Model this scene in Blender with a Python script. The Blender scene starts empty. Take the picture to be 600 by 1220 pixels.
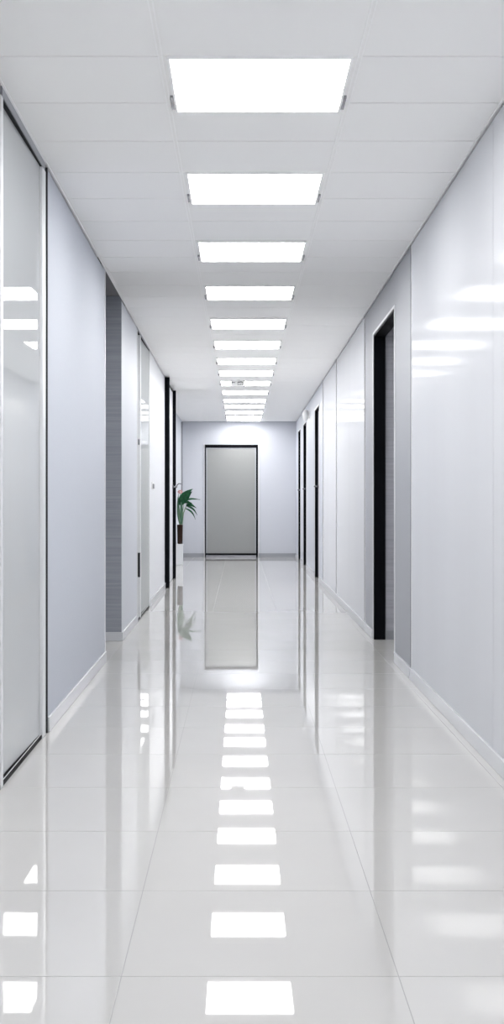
import bpy, bmesh, math, random
from mathutils import Vector
random.seed(4)
C = bpy.context.scene.collection
F = 1424.0            # focal length in pixels of the 600 x 1220 frame
EYE = 1.08
H = 2.657             # corridor ceiling
END = 23.4            # far wall
BACK = -3.0           # wall behind the viewpoint
AL, BL = 0.882, 0.0042     # left wall line  X = -(AL + BL*Y)
AR, BR = 1.020, 0.0030     # right wall line X =  AR + BR*Y
REC = 1.135           # recessed last stretch of the left wall
REC0 = 17.45

# ------------------------------------------------------------------ materials
def mat(name, col, rough=0.5, spec=0.5, metal=0.0, coat=0.0, coat_rough=0.03, ior=1.5):
    m = bpy.data.materials.new(name); m.use_nodes = True
    b = m.node_tree.nodes['Principled BSDF']
    b.inputs['Base Color'].default_value = (*col, 1)
    b.inputs['Roughness'].default_value = rough
    b.inputs['Specular IOR Level'].default_value = spec
    b.inputs['Metallic'].default_value = metal
    b.inputs['IOR'].default_value = ior
    b.inputs['Coat Weight'].default_value = coat
    b.inputs['Coat Roughness'].default_value = coat_rough
    return m

def nodes(m):
    nt = m.node_tree
    return nt, nt.nodes, nt.links, nt.nodes['Principled BSDF']

def noise_variation(m, c1, c2, scale=(1, 1, 1), nscale=6.0, detail=4, bump=0.0, bdist=0.002, lo=0.35, hi=0.65):
    nt, N, L, b = nodes(m)
    tc = N.new('ShaderNodeTexCoord'); mp = N.new('ShaderNodeMapping'); mp.inputs['Scale'].default_value = scale
    nz = N.new('ShaderNodeTexNoise'); nz.inputs['Scale'].default_value = nscale; nz.inputs['Detail'].default_value = detail
    rp = N.new('ShaderNodeValToRGB')
    rp.color_ramp.elements[0].color = (*c1, 1); rp.color_ramp.elements[1].color = (*c2, 1)
    rp.color_ramp.elements[0].position = lo; rp.color_ramp.elements[1].position = hi
    L.new(tc.outputs['Object'], mp.inputs['Vector']); L.new(mp.outputs['Vector'], nz.inputs['Vector'])
    L.new(nz.outputs['Fac'], rp.inputs['Fac']); L.new(rp.outputs['Color'], b.inputs['Base Color'])
    if bump:
        bp = N.new('ShaderNodeBump'); bp.inputs['Strength'].default_value = bump; bp.inputs['Distance'].default_value = bdist
        L.new(nz.outputs['Fac'], bp.inputs['Height']); L.new(bp.outputs['Normal'], b.inputs['Normal'])
    return m

M = {}
M['floor'] = mat('polished_floor_tile', (0.72, 0.71, 0.70), 0.02, 0.5, ior=1.5)
noise_variation(M['floor'], (0.515, 0.508, 0.497), (0.535, 0.528, 0.517), nscale=1.4, detail=3)
M['grout'] = mat('floor_joint', (0.40, 0.40, 0.395), 0.25, 0.5)
M['ceiling'] = mat('ceiling_tile', (0.93, 0.928, 0.922), 0.75, 0.2)
M['ceiling_gap'] = mat('ceiling_joint', (0.22, 0.22, 0.23), 0.8, 0.2)
M['rail'] = mat('white_ceiling_rail', (0.97, 0.97, 0.97), 0.35, 0.5)
M['gloss'] = mat('gloss_white_panel', (0.60, 0.615, 0.655), 0.2, 0.5, ior=1.38)
noise_variation(M['gloss'], (0.62, 0.63, 0.66), (0.64, 0.65, 0.68), scale=(1, 1, .15), nscale=1.2, bump=0.02, bdist=0.01)
M['grey'] = mat('grey_panel', (0.38, 0.39, 0.42), 0.5, 0.12)
M['blue'] = mat('pale_textured_panel', (0.50, 0.53, 0.595), 0.6, 0.08)
noise_variation(M['blue'], (0.515, 0.54, 0.60), (0.54, 0.565, 0.62), scale=(1, 1, 1), nscale=160, detail=2, bump=0.15, bdist=0.0012)
M['panel'] = mat('satin_light_panel', (0.57, 0.59, 0.64), 0.45, 0.15)
M['white'] = mat('satin_white_panel', (0.70, 0.71, 0.74), 0.4, 0.2)
M['endwall'] = mat('end_wall_paint', (0.545, 0.56, 0.605), 0.65, 0.08)
M['joint'] = mat('dark_joint_strip', (0.11, 0.115, 0.13), 0.5, 0.3)
M['core'] = mat('wall_core_shadow_gap', (0.05, 0.05, 0.055), 0.7, 0.2)
M['base'] = mat('baseboard_white', (0.60, 0.61, 0.64), 0.25, 0.5)
M['base_grey'] = mat('baseboard_grey', (0.30, 0.31, 0.335), 0.35, 0.4)
M['alu'] = mat('brushed_aluminium', (0.72, 0.73, 0.75), 0.35, 0.5, 0.15)
M['black'] = mat('black_frame', (0.0035, 0.004, 0.006), 0.5, 0.06)
M['glass'] = mat('grey_glass', (0.44, 0.455, 0.465), 0.012, 0.7, 0, 0.0, 0.01)
M['steel'] = mat('steel', (0.35, 0.35, 0.37), 0.25, 0.5, 1.0)
M['enddoor'] = mat('grey_end_door', (0.275, 0.28, 0.278), 0.4, 0.4)
M['leaf'] = mat('leaf_green', (0.015, 0.11, 0.035), 0.45, 0.25)
noise_variation(M['leaf'], (0.004, 0.045, 0.018), (0.014, 0.095, 0.035), nscale=18)
M['stem'] = mat('stem_green', (0.16, 0.26, 0.14), 0.5, 0.4)
M['leaf_pale'] = mat('leaf_pale', (0.07, 0.15, 0.095), 0.5, 0.2)
M['flower'] = mat('pink_flower', (0.55, 0.30, 0.29), 0.5, 0.3)
M['pot'] = mat('brown_pot', (0.026, 0.012, 0.008), 0.6, 0.15)
M['soil'] = mat('soil', (0.03, 0.02, 0.015), 0.9, 0.1)
M['pedestal'] = mat('white_pedestal', (0.74, 0.75, 0.77), 0.3, 0.5)
M['ink'] = mat('dark_ink', (0.02, 0.02, 0.022), 0.5, 0.3)
M['plastic'] = mat('white_plastic', (0.8, 0.8, 0.8), 0.3, 0.5)
M['switch'] = mat('grey_switch', (0.18, 0.185, 0.2), 0.35, 0.5)

def lacquer(m, fac, rough, aniso=0.0):
    """a weak clear reflection laid over a matt body"""
    nt, N, L, b = nodes(m)
    b.inputs['Specular IOR Level'].default_value = 0.0
    gl = N.new('ShaderNodeBsdfGlossy'); gl.inputs['Roughness'].default_value = rough
    gl.inputs['Color'].default_value = (1, 1, 1, 1)
    mx = N.new('ShaderNodeMixShader'); mx.inputs['Fac'].default_value = fac
    out = N['Material Output']
    L.new(b.outputs['BSDF'], mx.inputs[1]); L.new(gl.outputs['BSDF'], mx.inputs[2]); L.new(mx.outputs['Shader'], out.inputs['Surface'])
lacquer(M['gloss'], 0.06, 0.10)
lacquer(M['glass'], 0.27, 0.005)
# dark wall covering with fine horizontal grain
dk = mat('dark_grained_wall', (0.17, 0.18, 0.205), 0.5, 0.3)
nt, N, L, b = nodes(dk)
tc = N.new('ShaderNodeTexCoord'); mp = N.new('ShaderNodeMapping'); mp.inputs['Scale'].default_value = (1.2, 1.2, 55)
nz = N.new('ShaderNodeTexNoise'); nz.inputs['Scale'].default_value = 1.0; nz.inputs['Detail'].default_value = 6; nz.inputs['Roughness'].default_value = 0.65
rp = N.new('ShaderNodeValToRGB')
rp.color_ramp.elements[0].position = 0.3; rp.color_ramp.elements[0].color = (0.25, 0.265, 0.305, 1)
rp.color_ramp.elements[1].position = 0.75; rp.color_ramp.elements[1].color = (0.36, 0.378, 0.42, 1)
bp = N.new('ShaderNodeBump'); bp.inputs['Strength'].default_value = 0.25; bp.inputs['Distance'].default_value = 0.004
L.new(tc.outputs['Object'], mp.inputs['Vector']); L.new(mp.outputs['Vector'], nz.inputs['Vector'])
L.new(nz.outputs['Fac'], rp.inputs['Fac']); L.new(rp.outputs['Color'], b.inputs['Base Color'])
L.new(nz.outputs['Fac'], bp.inputs['Height']); L.new(bp.outputs['Normal'], b.inputs['Normal'])
M['dark'] = dk
dk2 = dk.copy(); dk2.name = 'grey_grained_wall'; M['dark2'] = dk2
for nd in dk2.node_tree.nodes:
    if nd.type == 'VALTORGB':
        nd.color_ramp.elements[0].color = (0.34, 0.345, 0.385, 1); nd.color_ramp.elements[1].color = (0.47, 0.475, 0.52, 1)

em = bpy.data.materials.new('light_diffuser'); em.use_nodes = True
b = em.node_tree.nodes['Principled BSDF']
b.inputs['Base Color'].default_value = (0.8, 0.8, 0.8, 1)
b.inputs['Emission Color'].default_value = (1.0, 0.995, 0.985, 1)
b.inputs['Emission Strength'].default_value = 5.0
M['emit'] = em

# ------------------------------------------------------------------ helpers
def new(name, bm, mats, parent=None, loc=(0, 0, 0), smooth=False, bevel=0.0, seg=2):
    bmesh.ops.recalc_face_normals(bm, faces=bm.faces)
    me = bpy.data.meshes.new(name); bm.to_mesh(me); bm.free()
    for m in (mats if isinstance(mats, (list, tuple)) else [mats]): me.materials.append(m)
    o = bpy.data.objects.new(name, me); C.objects.link(o)
    o.location = loc
    if parent is not None: o.parent = parent
    if smooth:
        for p in me.polygons: p.use_smooth = True
    if bevel:
        md = o.modifiers.new('bevel', 'BEVEL'); md.width = bevel; md.segments = seg; md.limit_method = 'ANGLE'
    return o

def empty(name, loc=(0, 0, 0)):
    o = bpy.data.objects.new(name, None); C.objects.link(o); o.location = loc; o.empty_display_size = 0.1
    return o

def tag(o, label, cat, group=None, kind=None):
    o['label'] = label; o['category'] = cat
    if group: o['group'] = group
    if kind: o['kind'] = kind
    return o

def hexa(bm, pts, mi=0):
    v = [bm.verts.new(p) for p in pts]
    for f in ((0, 1, 2, 3), (7, 6, 5, 4), (0, 4, 5, 1), (1, 5, 6, 2), (2, 6, 7, 3), (3, 7, 4, 0)):
        bm.faces.new([v[i] for i in f]).material_index = mi

def box(bm, x0, x1, y0, y1, z0, z1, mi=0):
    hexa(bm, [(x0, y0, z0), (x1, y0, z0), (x1, y1, z0), (x0, y1, z0),
              (x0, y0, z1), (x1, y0, z1), (x1, y1, z1), (x0, y1, z1)], mi)

def XL(s): return -(AL + BL * s)
def XR(s): return AR + BR * s
# s runs along the wall, d is the distance out of the wall into the corridor
def boxL(bm, s0, s1, d0, d1, z0, z1, mi=0):
    hexa(bm, [(XL(s0) + d0, s0, z0), (XL(s0) + d1, s0, z0), (XL(s1) + d1, s1, z0), (XL(s1) + d0, s1, z0),
              (XL(s0) + d0, s0, z1), (XL(s0) + d1, s0, z1), (XL(s1) + d1, s1, z1), (XL(s1) + d0, s1, z1)], mi)
def boxR(bm, s0, s1, d0, d1, z0, z1, mi=0):
    hexa(bm, [(XR(s0) - d0, s0, z0), (XR(s0) - d1, s0, z0), (XR(s1) - d1, s1, z0), (XR(s1) - d0, s1, z0),
              (XR(s0) - d0, s0, z1), (XR(s0) - d1, s0, z1), (XR(s1) - d1, s1, z1), (XR(s1) - d0, s1, z1)], mi)

def tube(bm, pts, r, seg=10, mi=0, cap=True):
    pts = [Vector(p) for p in pts]; rings = []
    for i, p in enumerate(pts):
        t = (pts[min(i + 1, len(pts) - 1)] - pts[max(i - 1, 0)]).normalized()
        a = Vector((0, 0, 1)) if abs(t.z) < 0.9 else Vector((1, 0, 0))
        u = t.cross(a).normalized(); w = t.cross(u)
        rr = r[i] if isinstance(r, (list, tuple)) else r
        rings.append([bm.verts.new(p + (u * math.cos(2 * math.pi * k / seg) + w * math.sin(2 * math.pi * k / seg)) * rr) for k in range(seg)])
    for i in range(len(rings) - 1):
        for k in range(seg):
            bm.faces.new([rings[i][k], rings[i][(k + 1) % seg], rings[i + 1][(k + 1) % seg], rings[i + 1][k]]).material_index = mi
    if cap:
        bm.faces.new(rings[0]).material_index = mi; bm.faces.new(rings[-1]).material_index = mi

def lathe(bm, prof, seg=24, wob=None):
    rings = []
    for j, (r, z) in enumerate(prof):
        rings.append([bm.verts.new((r * math.cos(2 * math.pi * k / seg), r * math.sin(2 * math.pi * k / seg), z)) for k in range(seg)])
    for i in range(len(rings) - 1):
        for k in range(seg):
            bm.faces.new([rings[i][k], rings[i][(k + 1) % seg], rings[i + 1][(k + 1) % seg], rings[i + 1][k]])
    bm.faces.new(rings[0]); bm.faces.new(rings[-1])

S = 'structure'

# ------------------------------------------------------------------ floor
bm = bmesh.new()
box(bm, -3.2, 3.2, BACK - 0.2, END + 0.3, -0.12, -0.0012, 1)
o = new('floor_bed', bm, [M['grout'], M['grout']])
bed = o
bm = bmesh.new()
xs = [-3.2, -2.79, -2.16, -1.53, -0.90, -0.27, 0.36, 0.99, 1.62, 2.25, 2.88, 3.2]
ys = []; y = BACK - 0.2
y = 2.72 - 0.6 * 10
while y < END + 0.3: ys.append(y); y += 0.6
ys.append(END + 0.3)
g = 0.0011
for i in range(len(xs) - 1):
    for j in range(len(ys) - 1):
        box(bm, xs[i] + g, xs[i + 1] - g, ys[j] + g, ys[j + 1] - g, -0.02, 0.0)
fl = new('floor', bm, M['floor'])
bed.parent = fl; bed.name = 'floor_joint'
tag(fl, 'white glossy tiled floor of the corridor mirroring the ceiling lights', 'floor', kind=S)

# ------------------------------------------------------------------ ceiling
PIT = 0.4967; Y0 = 4.23
RL, RR = -0.283, 0.423            # ceiling rails
bm = bmesh.new()
box(bm, -3.2, 3.2, BACK - 0.2, END + 0.3, H + 0.022, H + 0.04)
lk = new('ceiling_backing', bm, M['ceiling_gap'])
bm = bmesh.new()
k0 = int((BACK - Y0) / PIT) - 1
seams = []
k = k0
while Y0 + k * PIT < END + 0.2: seams.append(Y0 + k * PIT); k += 1
seams.append(END + 0.25)
cg = 0.0032
for a, c in zip(seams[:-1], seams[1:]):
    for (x0, x1) in ((RL, RR),):
        box(bm, x0 + cg, x1 - cg, a + cg, c - cg, H, H + 0.022)
    for side in (0, 1):
        x0, x1 = (-1.0, RL) if side == 0 else (RR, 1.13)
        if side == 0:
            if c <= 8.1 or (a >= 9.3 and c <= REC0): xa = min(XL(a), XL(c)) - 0.02
            elif a >= REC0 - 0.6: xa = -REC - 0.05
            else: xa = min(XL(a), XL(c)) - 0.0
            x0 = xa
        else:
            x1 = XR(c) + 0.05
        box(bm, x0 + cg, x1 - cg, a + cg, c - cg, H, H + 0.022)
ce = new('ceiling', bm, M['ceiling'])
lk.parent = ce
tag(ce, 'white suspended ceiling of wide rectangular tiles over the corridor', 'ceiling', kind=S)
for n, x in ((1, RL), (2, RR)):
    bm = bmesh.new()
    for dx in (-0.009, 0.005):
        box(bm, x + dx, x + dx + 0.004, BACK, END, H - 0.004, H + 0.004)
    box(bm, x - 0.005, x + 0.005, BACK, END, H - 0.001, H + 0.004, 1)
    t = new('trim_%d' % n, bm, [M['rail'], M['ceiling']])
    tag(t, 'thin white ceiling rail along the %s side of the light row' % ('left' if n == 1 else 'right'), 'ceiling rail', kind=S)
# white edge angles where ceiling meets the side walls
bm = bmesh.new()
boxL(bm, BACK, REC0, 0.0, 0.009, H - 0.004, H)
t = new('trim_3', bm, M['rail']); tag(t, 'white edge strip where the ceiling meets the left wall', 'ceiling trim', kind=S)
bm = bmesh.new()
boxR(bm, BACK, END, 0.0, 0.009, H - 0.004, H)
t = new('trim_4', bm, M['rail']); tag(t, 'white edge strip where the ceiling meets the right wall', 'ceiling trim', kind=S)

# ------------------------------------------------------------------ left wall
T = H - 0.014                 # top of the panels: a shadow gap stays below the ceiling
def wall_panel(fn, s0, s1, z0, z1, m, parent, gap=0.004, name='wall_panel', d0=-0.012, d1=0.0, label=None):
    bm = bmesh.new(); fn(bm, s0 + gap, s1 - gap, d0, d1, z0, z1)
    o = new(name, bm, m, parent)
    if label: o['label'] = label
    return o

bm = bmesh.new()
boxL(bm, BACK, 3.42, -0.12, -0.012, 0, H + 0.02)
boxL(bm, 3.42, 5.60, -0.12, -0.05, 0, H + 0.02)
boxL(bm, 5.60, 8.10, -0.12, -0.012, 0, H + 0.02)
boxL(bm, 9.30, 10.73, -0.12, -0.012, 0, H + 0.02)
boxL(bm, 10.73, 12.34, -0.12, -0.05, 0, H + 0.02)
boxL(bm, 12.34, REC0, -0.12, -0.012, 0, H + 0.02)
wl = new('wall_left', bm, M['core'])
tag(wl, 'left corridor wall of pale panels, glass and a recessed opening', 'wall', kind=S)
wall_panel(boxL, BACK, 3.40, 0, T, M['panel'], wl)
wall_panel(boxL, 5.60, 8.072, 0, T, M['blue'], wl, label='pale blue-grey finely textured wall panel')
wall_panel(boxL, 9.277, 10.73, 0, T, M['panel'], wl)
wall_panel(boxL, 12.34, 14.97, 0, T, M['white'], wl, label='bright white wall panel with a switch')
wall_panel(boxL, 17.10, REC0, 0, T, M['white'], wl)
# edge strip at the recess
bm = bmesh.new(); boxL(bm, 8.07, 8.10, -0.12, 0.004, 0, H + 0.02)
t = new('trim_5', bm, M['alu']); tag(t, 'slim metal edge strip at the corner of the textured panel', 'wall trim', kind=S)
# shadow joint between the glass and the textured panel
bm = bmesh.new(); boxL(bm, 5.547, 5.60, -0.05, -0.006, 0, T); boxL(bm, 5.585, 5.598, -0.006, 0.005, 0, T)
t = new('trim_6', bm, M['core']); tag(t, 'dark vertical joint between glass panel and textured wall panel', 'wall trim', kind=S)

# recess (alcove) between the textured panel and the next panel
ZA = 3.0
bm = bmesh.new()
xa = XL(9.3)
box(bm, xa - 1.5, xa + 0.0, 9.28, 9.2995, 0, 2.817)
aw = new('wall_alcove', bm, M['dark'])
bm = bmesh.new(); box(bm, xa - 1.5, xa, 9.27, 9.2995, 2.817, ZA); o = new('header_band', bm, M['white'], aw); o['label'] = 'pale band above the dark wall'
tag(aw, 'dark grey grained wall closing the recess on the left', 'wall', kind=S)
bm = bmesh.new(); box(bm, xa - 1.5, xa - 1.38, 8.0, 9.3, 0, ZA); new('alcove_side', bm, M['panel'], aw)
bm = bmesh.new(); box(bm, xa - 1.5, XL(8.1) - 0.0, 7.98, 8.07, 0, ZA); bm2 = bm
new('alcove_return', bm2, M['panel'], aw)
bm = bmesh.new(); box(bm, -2.6, XL(8.1) + 0.2, 7.98, 9.4, ZA, ZA + 0.04); new('alcove_soffit', bm, M['ceiling'], aw)
# corridor ceiling edge over the recess
bm = bmesh.new(); boxL(bm, 8.05, 9.32, 0.0, 0.02, H - 0.002, ZA + 0.002); new('bulkhead', bm, M['ceiling'], aw)

# baseboards
bm = bmesh.new()
boxL(bm, BACK, 3.40, 0, 0.012, 0, 0.07)
boxL(bm, 5.605, 8.098, 0, 0.012, 0, 0.07)
box(bm, xa - 1.38, xa, 9.268, 9.28, 0, 0.07)
boxL(bm, 9.268, 10.72, 0, 0.012, 0, 0.07)
boxL(bm, 12.35, 14.95, 0, 0.012, 0, 0.07)
t = new('baseboard_left', bm, M['base'], bevel=0.003); tag(t, 'low white baseboard along the left wall', 'baseboard', kind=S)

# ------------------------------------------------------------------ glass panels, left wall
def glass_unit(n, s0, s1, label, posts, ztop=2.612, header=True, thick=0.03, skew=0.0):
    root = empty('window_%d' % n, (XL(s0), s0, 0)); tag(root, label, 'glass panel', kind=S)
    def add(name, bm, m, bev=0):
        o = new(name, bm, m, None); o.parent = root; o.location = (-XL(s0), -s0, 0)
        if bev:
            md = o.modifiers.new('bevel', 'BEVEL'); md.width = bev; md.segments = 2; md.limit_method = 'ANGLE'
        return o
    bm = bmesh.new()
    # the pane stands a hair out of true, so its mirror image shifts
    c = (s0 + s1) / 2
    def P(s, d): return (XL(s) + d + (s - c) * skew, s)
    (ax, ay), (bx, by) = P(s0, -0.026), P(s0, -0.014); (cx, cy), (dx, dy) = P(s1, -0.014), P(s1, -0.026)
    hexa(bm, [(ax, ay, .02), (bx, by, .02), (cx, cy, .02), (dx, dy, .02), (ax, ay, ztop), (bx, by, ztop), (cx, cy, ztop), (dx, dy, ztop)])
    add('glass_pane', bm, M['glass'])
    for (p0, p1) in posts:
        bm = bmesh.new(); boxL(bm, p0, p1, -0.05, 0.004, 0.0, ztop); add('window_frame', bm, M['alu'], 0.003)
    bm = bmesh.new(); boxL(bm, s0, s1, -0.05, -0.004, ztop, ztop + 0.008); o = add('top_rail', bm, M['black']); o['label'] = 'thin black top rail'
    bm = bmesh.new()
    boxL(bm, s0, s1, -0.05, -0.010, 0.0, 0.006, 0); boxL(bm, s0, s1, -0.012, 0.0, 0.0, 0.016, 0)
    o = add('bottom_track', bm, M['black']); o['label'] = 'black floor track'
    bm = bmesh.new(); boxL(bm, s0, s1, -0.0075, -0.0045, 0.0162, 0.018); add('track_strip', bm, M['alu'])
    if header:
        bm = bmesh.new(); boxL(bm, s0, s1, -0.05, 0.0, ztop + 0.008, H); add('header', bm, M['grey'])
    return root
glass_unit(1, 4.53, 5.545, 'large glossy grey glass panel nearest on the left wall', [(4.49, 4.53), (5.455, 5.545)], skew=0.012)
glass_unit(2, 3.42, 4.49, 'glossy grey glass panel cut off by the left picture edge', [(3.40, 3.42)], skew=0.0)
glass_unit(3, 10.75, 12.33, 'narrow grey glass unit farther along the left wall beyond the recess', [(10.735, 10.765), (11.10, 11.15), (12.28, 12.34)], ztop=2.63, skew=0.014)
bm = bmesh.new(); boxL(bm, 10.80, 10.84, -0.004, 0.022, 0.40, 0.62)
o = new('pull_handle', bm, M['ink']); w3 = bpy.data.objects['window_3']; o.parent = w3; o.location = (-XL(10.75), -10.75, 0); o['label'] = 'short dark pull bar low on the glass'
bm = bmesh.new(); boxL(bm, 10.86, 10.90, -0.014, 0.012, 1.60, 1.65)
o = new('lock', bm, M['steel']); o.parent = w3; o.location = (-XL(10.75), -10.75, 0)

# light switch
sw = empty('light_switch', (XL(12.75), 12.75, 1.25))
tag(sw, 'small grey light switch on the white panel beside the glass unit', 'switch')
bm = bmesh.new(); box(bm, 0, 0.010, -0.14, 0.14, -0.035, 0.04); new('plate', bm, M['plastic'], sw, bevel=0.002)
bm = bmesh.new(); box(bm, 0.010, 0.018, -0.11, 0.08, -0.028, 0.022); new('rocker', bm, M['switch'], sw, bevel=0.002)

# ------------------------------------------------------------------ doors
def lever(bm_side, s, fn, z=1.30, d=0.0):
    """lever handle geometry: rose, neck and grip"""
    bm = bmesh.new()
    x = XL(s) if fn is boxL else XR(s)
    sg = 1 if fn is boxL else -1
    tube(bm, [(x + sg * d, s, z), (x + sg * (d + 0.012), s, z)], 0.028, 14)
    tube(bm, [(x + sg * (d + 0.012), s, z), (x + sg * (d + 0.05), s, z)], 0.010, 10)
    pts = [(x + sg * (d + 0.05), s, z), (x + sg * (d + 0.062), s - 0.03, z), (x + sg * (d + 0.060), s - 0.09, z + 0.004), (x + sg * (d + 0.052), s - 0.14, z + 0.012)]
    tube(bm, pts, [0.011, 0.011, 0.010, 0.008], 10)
    return bm

def left_door(n, s0, s1, label, prot=0.058, top=H - 0.012, fw=0.05):
    root = empty('door_%d' % n, (XL(s0), s0, 0)); tag(root, label, 'door', kind=S)
    def add(name, bm, m, lab=None):
        o = new(name, bm, m); o.parent = root; o.location = (-XL(s0), -s0, 0)
        if lab: o['label'] = lab
        return o
    bm = bmesh.new()
    boxL(bm, s0, s0 + fw, -0.012, prot, 0, top)
    boxL(bm, s1 - fw, s1, -0.012, prot * 0.82, 0, top)
    boxL(bm, s0 + fw, s1 - fw, -0.012, 0.008, top - 0.03, top)
    add('door_frame', bm, M['black'], 'black frame standing out from the wall')
    bm = bmesh.new(); boxL(bm, s0 + fw, s1 - fw, -0.012, 0.004, 0.008, top - 0.03)
    lf = add('door_leaf', bm, M['white'])
    o = add('door_handle', lever(None, s1 - fw - 0.10, boxL, 1.29, 0.004), M['steel'], 'steel lever handle')
    for p in o.data.polygons: p.use_smooth = True
    bm = bmesh.new(); boxL(bm, s0 + fw, s0 + fw + 0.02, 0.004, 0.012, 1.9, 2.0); boxL(bm, s0 + fw, s0 + fw + 0.02, 0.004, 0.012, 0.3, 0.4)
    add('hinge', bm, M['steel'])
    return root
left_door(1, 14.98, 16.85, 'black-framed white door far down the left wall, before the plant', fw=0.06)

# right wall doors: black lined openings whose leaf sits back in the wall
DT = 2.39
def right_door(n, s0, s1, label, depth=0.09, leaf=True, casing=True, handle=True):
    root = empty('door_%d' % n, (XR(s0), s0, 0)); tag(root, label, 'door', kind=S)
    def add(name, bm, m, lab=None):
        o = new(name, bm, m); o.parent = root; o.location = (-XR(s0), -s0, 0)
        if lab: o['label'] = lab
        return o
    bm = bmesh.new()
    boxR(bm, s0, s0 + 0.012, -depth, 0.0, 0, DT)
    boxR(bm, s1 - 0.012, s1, -depth, 0.0, 0, DT)
    boxR(bm, s0 + 0.012, s1 - 0.012, -depth, 0.0, DT - 0.012, DT)
    add('door_frame', bm, M['black'], 'black lining of the opening')
    if casing:
        bm = bmesh.new()
        boxR(bm, s0 - 0.022, s0 - 0.001, 0.0, 0.006, 0, DT + 0.02)
        boxR(bm, s1 + 0.001, s1 + 0.03, 0.0, 0.006, 0, DT + 0.02)
        boxR(bm, s0 - 0.001, s1 + 0.001, 0.0, 0.006, DT + 0.001, DT + 0.02)
        add('casing', bm, M['alu'], 'slim pale casing')
    if leaf:
        bm = bmesh.new(); boxR(bm, s0 + 0.012, s1 - 0.012, -depth, -depth + 0.03, 0.006, DT - 0.012)
        add('door_leaf', bm, M['grey'])
    if handle:
        o = add('door_handle', lever(None, s1 - 0.14, boxR, 1.30, -depth + 0.03), M['steel'], 'steel lever handle')
        for p in o.data.polygons: p.use_smooth = True
    return root
right_door(2, 8.08, 9.39, 'tall open doorway with black lining, nearest on the right wall', depth=0.09, leaf=False, handle=False)
right_door(3, 16.15, 17.15, 'black door recess second along the right wall, after the glossy panels', depth=0.075)
right_door(4, 19.45, 20.45, 'black door recess third along the right wall, between its two neighbours', depth=0.075)
right_door(5, 21.45, 22.35, 'black door recess last on the right wall, nearest the end wall', depth=0.075)

# ------------------------------------------------------------------ right wall
bm = bmesh.new()
opn = [(8.08, 9.39), (16.15, 17.15), (19.45, 20.45), (21.45, 22.35)]
prev = BACK
for (a, c) in opn:
    boxR(bm, prev, a, -0.09, -0.012, 0, H + 0.02)
    boxR(bm, a, c, -0.09, -0.012, DT, H + 0.02)
    if a > 10: boxR(bm, a, c, -0.14, -0.092, 0, H + 0.02)
    prev = c
boxR(bm, prev, END, -0.09, -0.012, 0, H + 0.02)
wr = new('wall_right', bm, M['core'])
tag(wr, 'right corridor wall of glossy white and grey panels with black doorways', 'wall', kind=S)
wall_panel(boxR, BACK, 1.9, 0, T, M['gloss'], wr, 0.002)
wall_panel(boxR, 1.9, 4.895, 0, T, M['gloss'], wr, 0.003)
wall_panel(boxR, 4.895, 7.27, 0, T, M['gloss'], wr, 0.003)
def panel_hole(s0, s1, a, c, m, label):
    bm = bmesh.new()
    e = 0.004
    boxR(bm, s0 + e, a - 0.001, -0.012, 0, 0, T); boxR(bm, c + 0.001, s1 - e, -0.012, 0, 0, T)
    boxR(bm, a - 0.001, c + 0.001, -0.012, 0, DT + 0.001, T)
    o = new('wall_panel', bm, m, wr); o['label'] = label
panel_hole(7.285, 10.04, 8.08, 9.39, M['grey'], 'matt grey panel around the near doorway')
wall_panel(boxR, 10.04, 13.12, 0, T, M['gloss'], wr, 0.008)
wall_panel(boxR, 13.12, 15.34, 0, T, M['gloss'], wr, 0.008)
panel_hole(15.34, 18.2, 16.15, 17.15, M['panel'], 'pale grey panel around the second doorway')
panel_hole(18.2, 21.0, 19.45, 20.45, M['panel'], 'pale grey panel around the third doorway')
panel_hole(21.0, END, 21.45, 22.35, M['panel'], 'pale grey panel around the last doorway')
for n, sj, pr, lab in ((7, 7.275, .006, 'thin dark vertical joint where the near glossy panel meets the grey one'), (8, 10.04, .008, 'thin dark vertical joint just beyond the near doorway panel'),
                   (9, 13.12, .009, 'thin dark vertical joint between the two far glossy panels'), (10, 15.34, .010, 'thin dark vertical joint after the last glossy panel')):
    bm = bmesh.new(); boxR(bm, sj - 0.004, sj + 0.004, -0.012, pr, 0.0, T, 0); boxR(bm, sj - 0.012, sj - 0.004, -0.012, pr * 0.5, 0.0, T, 1)
    t = new('trim_%d' % n, bm, [M['joint'], M['rail']]); tag(t, lab, 'wall trim', kind=S)
bm = bmesh.new()
boxR(bm, BACK, 7.268, 0, 0.012, 0, 0.07)
for (a, c) in ((7.285, 8.05), (9.43, 10.03), (10.05, 16.12), (17.19, 19.42), (20.49, 21.42), (22.39, END)):
    boxR(bm, a, c, 0, 0.012, 0, 0.07)
t = new('baseboard_right', bm, M['base'], bevel=0.003); tag(t, 'low white baseboard along the right wall', 'baseboard', kind=S)

# lobby behind the near doorway
bm = bmesh.new()
xi = XR(9.39) + 0.09
box(bm, xi, xi + 1.1, 9.39, 9.42, 0, 2.56)
lw = new('wall_lobby', bm, M['dark2'])
tag(lw, 'grey grained side wall glimpsed inside the near right doorway', 'wall', kind=S)
bm = bmesh.new(); box(bm, xi + 1.1, xi + 1.13, 7.2, 9.42, 0, 2.56); new('lobby_back', bm, M['white'], lw)
bm = bmesh.new(); box(bm, xi, xi + 1.1, 7.2, 7.23, 0, 2.56); new('lobby_side', bm, M['white'], lw)
bm = bmesh.new(); box(bm, xi, xi + 1.13, 7.2, 9.42, 2.56, 2.6); new('lobby_soffit', bm, M['ceiling'], lw)
bm = bmesh.new(); box(bm, xi, xi + 1.1, 9.378, 9.39, 0, 0.07); new('lobby_baseboard', bm, M['base_grey'], lw)

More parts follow.
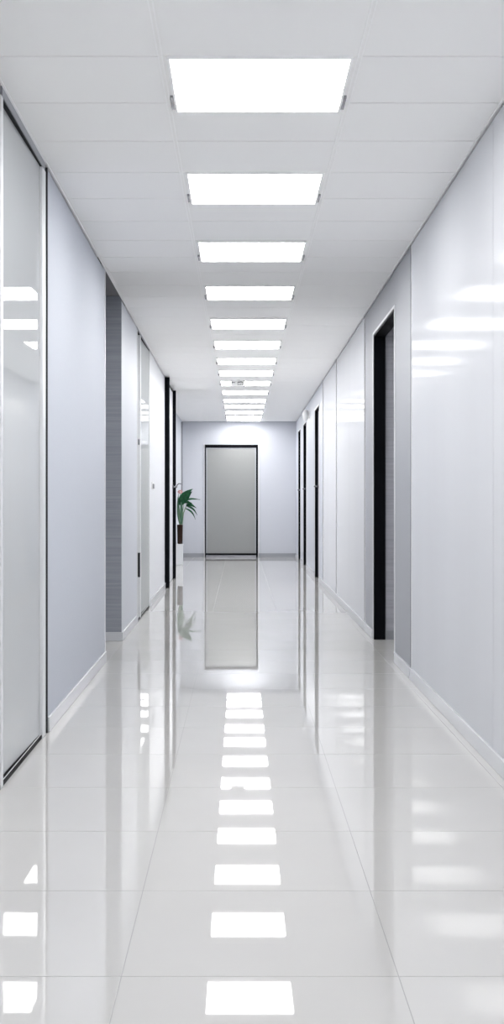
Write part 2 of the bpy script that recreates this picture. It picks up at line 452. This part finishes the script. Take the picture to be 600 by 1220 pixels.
# ------------------------------------------------------------------ far end of the left wall: recessed stretch
bm = bmesh.new()
box(bm, -REC - 0.12, -REC, REC0 - 0.1, END, 0, H + 0.02)
re = new('wall_recess', bm, M['panel'])
tag(re, 'set-back pale stretch of left wall behind the potted plant', 'wall', kind=S)
bm = bmesh.new(); box(bm, -REC - 0.12, XL(REC0) - 0.0, REC0 - 0.012, REC0, 0, H + 0.02); new('return', bm, M['panel'], re)
bm = bmesh.new(); box(bm, -REC, -REC + 0.03, 22.95, 23.0, 0, 2.62)
o = new('edge_post', bm, M['steel'], re); o['label'] = 'thin dark vertical post'

# black frame edge at the corner of the left wall, with its lever
d6 = empty('door_6', (XL(17.2), 17.2, 0)); tag(d6, 'dark narrow door edge with curled lever beside the potted plant', 'door', kind=S)
def add6(name, bm, m, lab=None):
    o = new(name, bm, m); o.parent = d6; o.location = (-XL(17.2), -17.2, 0)
    if lab: o['label'] = lab
    return o
bm = bmesh.new(); boxL(bm, REC0 + 0.0, REC0 + 0.04, -0.12, 0.0, 0, H - 0.012); add6('door_frame', bm, M['steel'])
bm = bmesh.new()
x = XL(REC0) ; s = REC0 + 0.04; z = 1.30
tube(bm, [(x - 0.03, s, z - 0.02), (x - 0.03, s + 0.05, z - 0.02), (x + 0.0, s + 0.08, z - 0.02), (x + 0.02, s + 0.08, z + 0.0), (x + 0.03, s + 0.08, z + 0.03), (x + 0.055, s + 0.08, z + 0.05), (x + 0.085, s + 0.08, z + 0.045)], 0.009, 10)
o = add6('door_handle', bm, M['steel'], 'curled steel lever')
for p in o.data.polygons: p.use_smooth = True

# ------------------------------------------------------------------ end wall and its door
bm = bmesh.new()
box(bm, -REC - 0.15, XR(END) + 0.12, END, END + 0.12, 0, H + 0.02)
we = new('wall_end', bm, M['endwall'])
tag(we, 'pale blue-grey end wall of the corridor around the grey door', 'wall', kind=S)
bm = bmesh.new(); box(bm, -3.0, 3.0, BACK - 0.12, BACK, 0, H + 0.02)
wb = new('wall_back', bm, M['panel']); tag(wb, 'plain wall closing the corridor behind the viewpoint', 'wall', kind=S)
ex0, ex1, ez = -0.69, 0.345, 2.20
bm = bmesh.new()
box(bm, -REC, ex0 - 0.02, END - 0.012, END, 0, 0.075); box(bm, ex1 + 0.02, XR(END), END - 0.012, END, 0, 0.075)
t = new('baseboard_end', bm, M['base_grey']); tag(t, 'grey baseboard along the foot of the end wall', 'baseboard', kind=S)
dr = empty('door_7', ((ex0 + ex1) / 2, END, 0)); tag(dr, 'flat grey door with black frame in the end wall', 'door', kind=S)
def adde(name, bm, m, lab=None):
    o = new(name, bm, m); o.parent = dr; o.location = (-(ex0 + ex1) / 2, -END, 0)
    if lab: o['label'] = lab
    return o
bm = bmesh.new()
box(bm, ex0, ex0 + 0.022, END - 0.03, END, 0, ez); box(bm, ex1 - 0.035, ex1, END - 0.03, END, 0, ez)
box(bm, ex0 + 0.022, ex1 - 0.035, END - 0.03, END, ez - 0.06, ez)
adde('door_frame', bm, M['black'], 'black frame')
bm = bmesh.new(); box(bm, ex0 + 0.022, ex1 - 0.035, END - 0.016, END, 0.075, ez - 0.06); adde('door_leaf', bm, M['enddoor'])
bm = bmesh.new(); box(bm, ex0 + 0.022, ex1 - 0.035, END - 0.03, END, 0.04, 0.075); adde('kick_rail', bm, M['black'], 'black rail at the door foot')
bm = bmesh.new(); box(bm, ex0 + 0.022, ex1 - 0.035, END - 0.04, END, 0.0, 0.04); adde('threshold', bm, M['steel'])
bm = bmesh.new()
box(bm, ex0 + 0.022, ex0 + 0.045, END - 0.02, END - 0.016, 0.08, ez - 0.06); box(bm, ex1 - 0.055, ex1 - 0.035, END - 0.02, END - 0.016, 0.08, ez - 0.06)
box(bm, ex0 + 0.045, ex1 - 0.055, END - 0.02, END - 0.016, ez - 0.08, ez - 0.06)
adde('leaf_edge', bm, M['grey'], 'slim pale edging of the leaf')
bm = bmesh.new(); box(bm, ex0 - 0.03, ex0 - 0.001, END - 0.012, END, 0, ez + 0.02); box(bm, ex1 + 0.001, ex1 + 0.03, END - 0.012, END, 0, ez + 0.02)
adde('casing', bm, M['white'], 'slim white casing')

# ------------------------------------------------------------------ ceiling lights
LX0, LX1 = -0.25, 0.39
LLEN = 0.565
def light_proto():
    root = empty('ceiling_light')
    w = (LX1 - LX0) / 2; l = LLEN / 2
    bm = bmesh.new(); box(bm, -w, w, -l, l, -0.008, -0.0005)
    new('diffuser', bm, M['emit'], root)
    bm = bmesh.new()
    f = 0.009
    box(bm, -w - f, -w, -l - f, l + f, -0.012, -0.0005); box(bm, w, w + f, -l - f, l + f, -0.012, -0.0005)
    box(bm, -w, w, -l - f, -l, -0.012, -0.0005); box(bm, -w, w, l, l + f, -0.012, -0.0005)
    new('frame', bm, M['rail'], root)
    for sx in (-1, 1):
        bm = bmesh.new(); x = sx * (w + 0.016)
        box(bm, x - 0.006, x + 0.006, l - 0.16, l - 0.02, -0.010, -0.0005)
        o = new('clip', bm, M['steel'], root)
    return root
ORD = ['first', 'second', 'third', 'fourth', 'fifth', 'sixth', 'seventh', 'eighth', 'ninth', 'tenth', 'eleventh', 'twelfth', 'thirteenth', 'fourteenth', 'fifteenth']
near = [67, 205, 287, 340, 379, 405.5, 426, 441, 453.5, 465, 475, 482, 489.5, 495]
YS = [F * (H - EYE) / (598 - y) for y in near] + [22.58]
proto = light_proto()
def copy_light(first=[True]):
    if first[0]:
        first[0] = False; return proto
    r = proto.copy(); C.objects.link(r)
    for ch in list(proto.children):
        c = ch.copy(); C.objects.link(c); c.parent = r
    return r
lg = 'square light panels in a row down the ceiling'
for i, y in enumerate(YS):
    r = copy_light(); r.location = ((LX0 + LX1) / 2, y + LLEN / 2, H)
    if i == 0: lab = 'largest and nearest glowing white light panel in the ceiling row'
    elif i == len(YS) - 1: lab = 'last glowing light panel of the ceiling row, against the end wall'
    else: lab = '%s glowing ceiling light panel of the row, counting from the nearest one' % ORD[i]
    tag(r, lab, 'ceiling light', lg)
for y, lab in ((2.73, 'glowing ceiling light panel just short of the largest visible one'), (1.24, 'glowing ceiling light panel above the viewpoint'), (-0.25, 'glowing ceiling light panel behind the viewpoint'), (-1.75, 'glowing ceiling light panel by the wall behind the viewpoint')):
    r = copy_light(); r.location = ((LX0 + LX1) / 2, y + LLEN / 2, H); tag(r, lab, 'ceiling light', lg)

# ------------------------------------------------------------------ small hanging sign among the far lights
sg = empty('hanging_sign', (-0.02, 15.42, H))
tag(sg, 'small white sign with dark marks hanging among the far ceiling lights', 'sign')
bm = bmesh.new(); box(bm, -0.10, 0.065, -0.006, 0.006, -0.085, -0.012); new('plate', bm, M['plastic'], sg, bevel=0.002)
bm = bmesh.new(); box(bm, 0.065, 0.075, -0.008, 0.008, -0.09, -0.01); o = new('side_edge', bm, M['ink'], sg); o['label'] = 'dark edge strip'
bm = bmesh.new(); box(bm, -0.02, 0.02, -0.008, 0.008, -0.012, -0.0005); new('bracket', bm, M['plastic'], sg)
bm = bmesh.new()
tube(bm, [(-0.015, -0.007, -0.042), (0.0, -0.007, -0.030), (0.015, -0.007, -0.036), (0.03, -0.007, -0.026), (0.045, -0.007, -0.038), (0.055, -0.007, -0.034)], 0.0045, 6)
box(bm, -0.085, -0.045, -0.0085, -0.006, -0.040, -0.034)
v = [bm.verts.new(p) for p in ((-0.095, -0.0075, -0.037), (-0.078, -0.0075, -0.028), (-0.078, -0.0075, -0.046))]; bm.faces.new(v)
for k in range(4): box(bm, -0.015 + 0.019 * k, -0.004 + 0.019 * k, -0.0085, -0.006, -0.068, -0.056)
new('marks', bm, M['ink'], sg)

# small white rounded fixture high on the right wall
lf = empty('wall_fixture', (XR(18.55), 18.55, 2.43))
tag(lf, 'small white rounded fixture high on the right wall between black door recesses', 'wall fixture')
bm = bmesh.new(); box(bm, -0.015, 0, -0.06, 0.06, -0.06, 0.06); new('back_plate', bm, M['plastic'], lf, bevel=0.004)
bm = bmesh.new()
lathe(bm, [(0.012, -0.105), (0.026, -0.09), (0.042, -0.05), (0.05, 0.0), (0.047, 0.035), (0.036, 0.065), (0.015, 0.08)], 20)
for vv in bm.verts: vv.co.x -= 0.062
new('dome', bm, M['plastic'], lf, smooth=True)

# ------------------------------------------------------------------ plant on its pedestal
px, py = -1.045, 20.5
pd = empty('pedestal', (px, py, 0)); tag(pd, 'slim white pedestal under the potted plant at the left', 'pedestal')
bm = bmesh.new(); box(bm, -0.062, 0.062, -0.062, 0.062, 0.0, 0.335); new('column', bm, M['pedestal'], pd, bevel=0.004)
bm = bmesh.new(); box(bm, -0.070, 0.070, -0.070, 0.070, 0.335, 0.36); new('top', bm, M['pedestal'], pd, bevel=0.004)
pl = empty('potted_plant', (px + 0.012, py, 0.3605)); tag(pl, 'leafy green plant in a tall brown ribbed pot on the white pedestal', 'plant')
bm = bmesh.new()
prof = [(0.036, 0.0)]
for k in range(12):
    z = 0.01 + k * 0.0265; r0 = 0.037 + 0.008 * k / 11
    prof += [(r0, z), (r0 + 0.009, z + 0.008), (r0 + 0.009, z + 0.015), (r0, z + 0.024)]
prof += [(0.046, 0.33), (0.039, 0.33), (0.037, 0.312)]
lathe(bm, prof, 24); new('pot', bm, M['pot'], pl, smooth=True)
bm = bmesh.new(); lathe(bm, [(0.0365, 0.308), (0.0365, 0.314), (0.02, 0.318)], 20); new('soil', bm, M['soil'], pl)

def leaf(p0, p1, p2, width, m, fold=0.25, up=(0, -1, 0.25), name='leaf'):
    """a leaf blade along the arc p0-p1-p2 with a folded midrib and real thickness"""
    p0, p1, p2 = Vector(p0), Vector(p1), Vector(p2); n = 14
    bm = bmesh.new(); rows = []
    for i in range(n + 1):
        t = i / n
        p = p0 * (1 - t) ** 2 + p1 * 2 * t * (1 - t) + p2 * t * t
        tg = ((p1 - p0) * (1 - t) + (p2 - p1) * t).normalized()
        side = tg.cross(Vector(up)).normalized(); nr = side.cross(tg).normalized()
        w = width * (math.sin(math.pi * min(1, t * 0.93 + 0.07) ** 0.8)) * (1 - 0.25 * t) + 0.002
        row = []
        for q in (-1, -0.55, 0, 0.55, 1):
            row.append(bm.verts.new(p + side * (w * q) + nr * (abs(q) * w * fold + 0.004 * math.sin(9 * t + 3 * q))))
        rows.append(row)
    for i in range(n):
        for k in range(4):
            bm.faces.new([rows[i][k], rows[i][k + 1], rows[i + 1][k + 1], rows[i + 1][k]])
    o = new(name, bm, m, pl, smooth=True)
    sd = o.modifiers.new('solid', 'SOLIDIFY'); sd.thickness = 0.003
    return o
def stemt(pts, r=0.006, m='stem'):
    bm = bmesh.new(); tube(bm, pts, r, 8); return new('stem', bm, M[m], pl, smooth=True)
# crown of the plant: local z 0.31 (soil) .. 0.95
U = 20.5 / F                  # metres per pixel of the photograph at the plant
def pt(x, y, dy=0.0):         # photo pixel to plant-local point
    return ((x - 286) * U - (px + 0.012), dy, EYE - (y - 598) * U - 0.3605)
stemt([pt(215, 626), pt(215.5, 612, -.01), pt(216, 600, -.02)], .007)
stemt([pt(216, 626, .01), pt(218, 612, .01), pt(221, 604, 0)], .006)
stemt([pt(214, 626, -.01), pt(213, 612, .0), pt(213, 598, .02)], .006)
stemt([pt(217, 626, -.015), pt(217.5, 610, -.03), pt(219, 601, -.04)], .005)
leaf(pt(215, 602, -.02), pt(218, 589, -.05), pt(229.5, 582.5, -.03), .075, M['leaf'], .12, (0, -1, .3))
leaf(pt(216.5, 600, -.03), pt(221, 592, -.07), pt(229, 585.5, -.08), .062, M['leaf'], .12, (0, -1, .1))
leaf(pt(219, 596, -.03), pt(228, 593.8, -.06), pt(238.5, 595.2, -.05), .020, M['leaf'], .3, (0, -1, .9))
leaf(pt(217, 597, .0), pt(223, 598.5, -.04), pt(229, 599.5, -.05), .032, M['leaf'], .2, (0, -1, .5))
leaf(pt(221.5, 602.5, .0), pt(226, 599.5, -.04), pt(234, 605.2, -.05), .034, M['leaf'], .2, (0, -1, .6))
leaf(pt(222, 603, .0), pt(230, 604, .02), pt(234.8, 614, .03), .017, M['leaf'], .3, (0, -1, .6))
leaf(pt(221, 606, -.02), pt(229, 607.5, -.06), pt(232.8, 618.8, -.07), .014, M['leaf'], .3, (0, -1, .6))
leaf(pt(214, 624, .0), pt(211, 606, .0), pt(212.5, 588, .02), .022, M['leaf_pale'], .2, (0, -1, .1))
leaf(pt(216, 624, -.02), pt(217, 607, -.03), pt(215, 592, -.03), .026, M['leaf_pale'], .2, (0, -1, .1))
leaf(pt(213.5, 618, .03), pt(211.5, 604, .05), pt(211.5, 592, .06), .016, M['leaf'], .2, (0, -1, .1))
stemt([pt(217, 626, -.01), pt(218.5, 612, -.02), pt(222, 602.5, -.02)], .005)
stemt([pt(217.5, 618, -.02), pt(219, 609, -.03), pt(221.5, 605, -.03)], .0045)
bm = bmesh.new()
for k in range(6):
    a = 2 * math.pi * k / 6
    c = Vector(pt(214.5, 586, .0)) + Vector((0.026 * math.cos(a), 0.012 * math.sin(2 * a), 0.022 * math.sin(a)))
    tmp = bmesh.ops.create_icosphere(bm, subdivisions=2, radius=0.016)
    for vv in tmp['verts']: vv.co = Vector((vv.co.x * 1.2, vv.co.y * .6, vv.co.z * .8)) + c
o = new('flower', bm, M['flower'], pl, smooth=True); o['label'] = 'dull pink flower head'
stemt([pt(214.5, 626, .0), pt(214, 606, .0), pt(214.5, 587, .0)], .004)

# ------------------------------------------------------------------ world, camera, view
w = bpy.data.worlds.new('World'); bpy.context.scene.world = w; w.use_nodes = True
w.node_tree.nodes['Background'].inputs[0].default_value = (0.8, 0.85, 0.9, 1)
w.node_tree.nodes['Background'].inputs[1].default_value = 0.0
cd = bpy.data.cameras.new('camera'); cam = bpy.data.objects.new('camera', cd); C.objects.link(cam)
cam.location = (0, 0, EYE); cam.rotation_euler = (math.pi / 2, 0, 0)
cd.sensor_fit = 'VERTICAL'; cd.sensor_height = 36.0; cd.lens = 36.0 * F / 1220.0
cd.shift_x = (300 - 286) / 1220.0; cd.shift_y = (598 - 610) / 1220.0
cd.clip_start = 0.05
sc = bpy.context.scene
sc.camera = cam
sc.view_settings.view_transform = 'Standard'; sc.view_settings.look = 'None'
sc.view_settings.gamma = 1.0; sc.view_settings.use_curve_mapping = False
sc.view_settings.exposure = 1.7
sc.cycles.max_bounces = 12; sc.cycles.diffuse_bounces = 6; sc.cycles.glossy_bounces = 6
sc.cycles.sample_clamp_indirect = 10
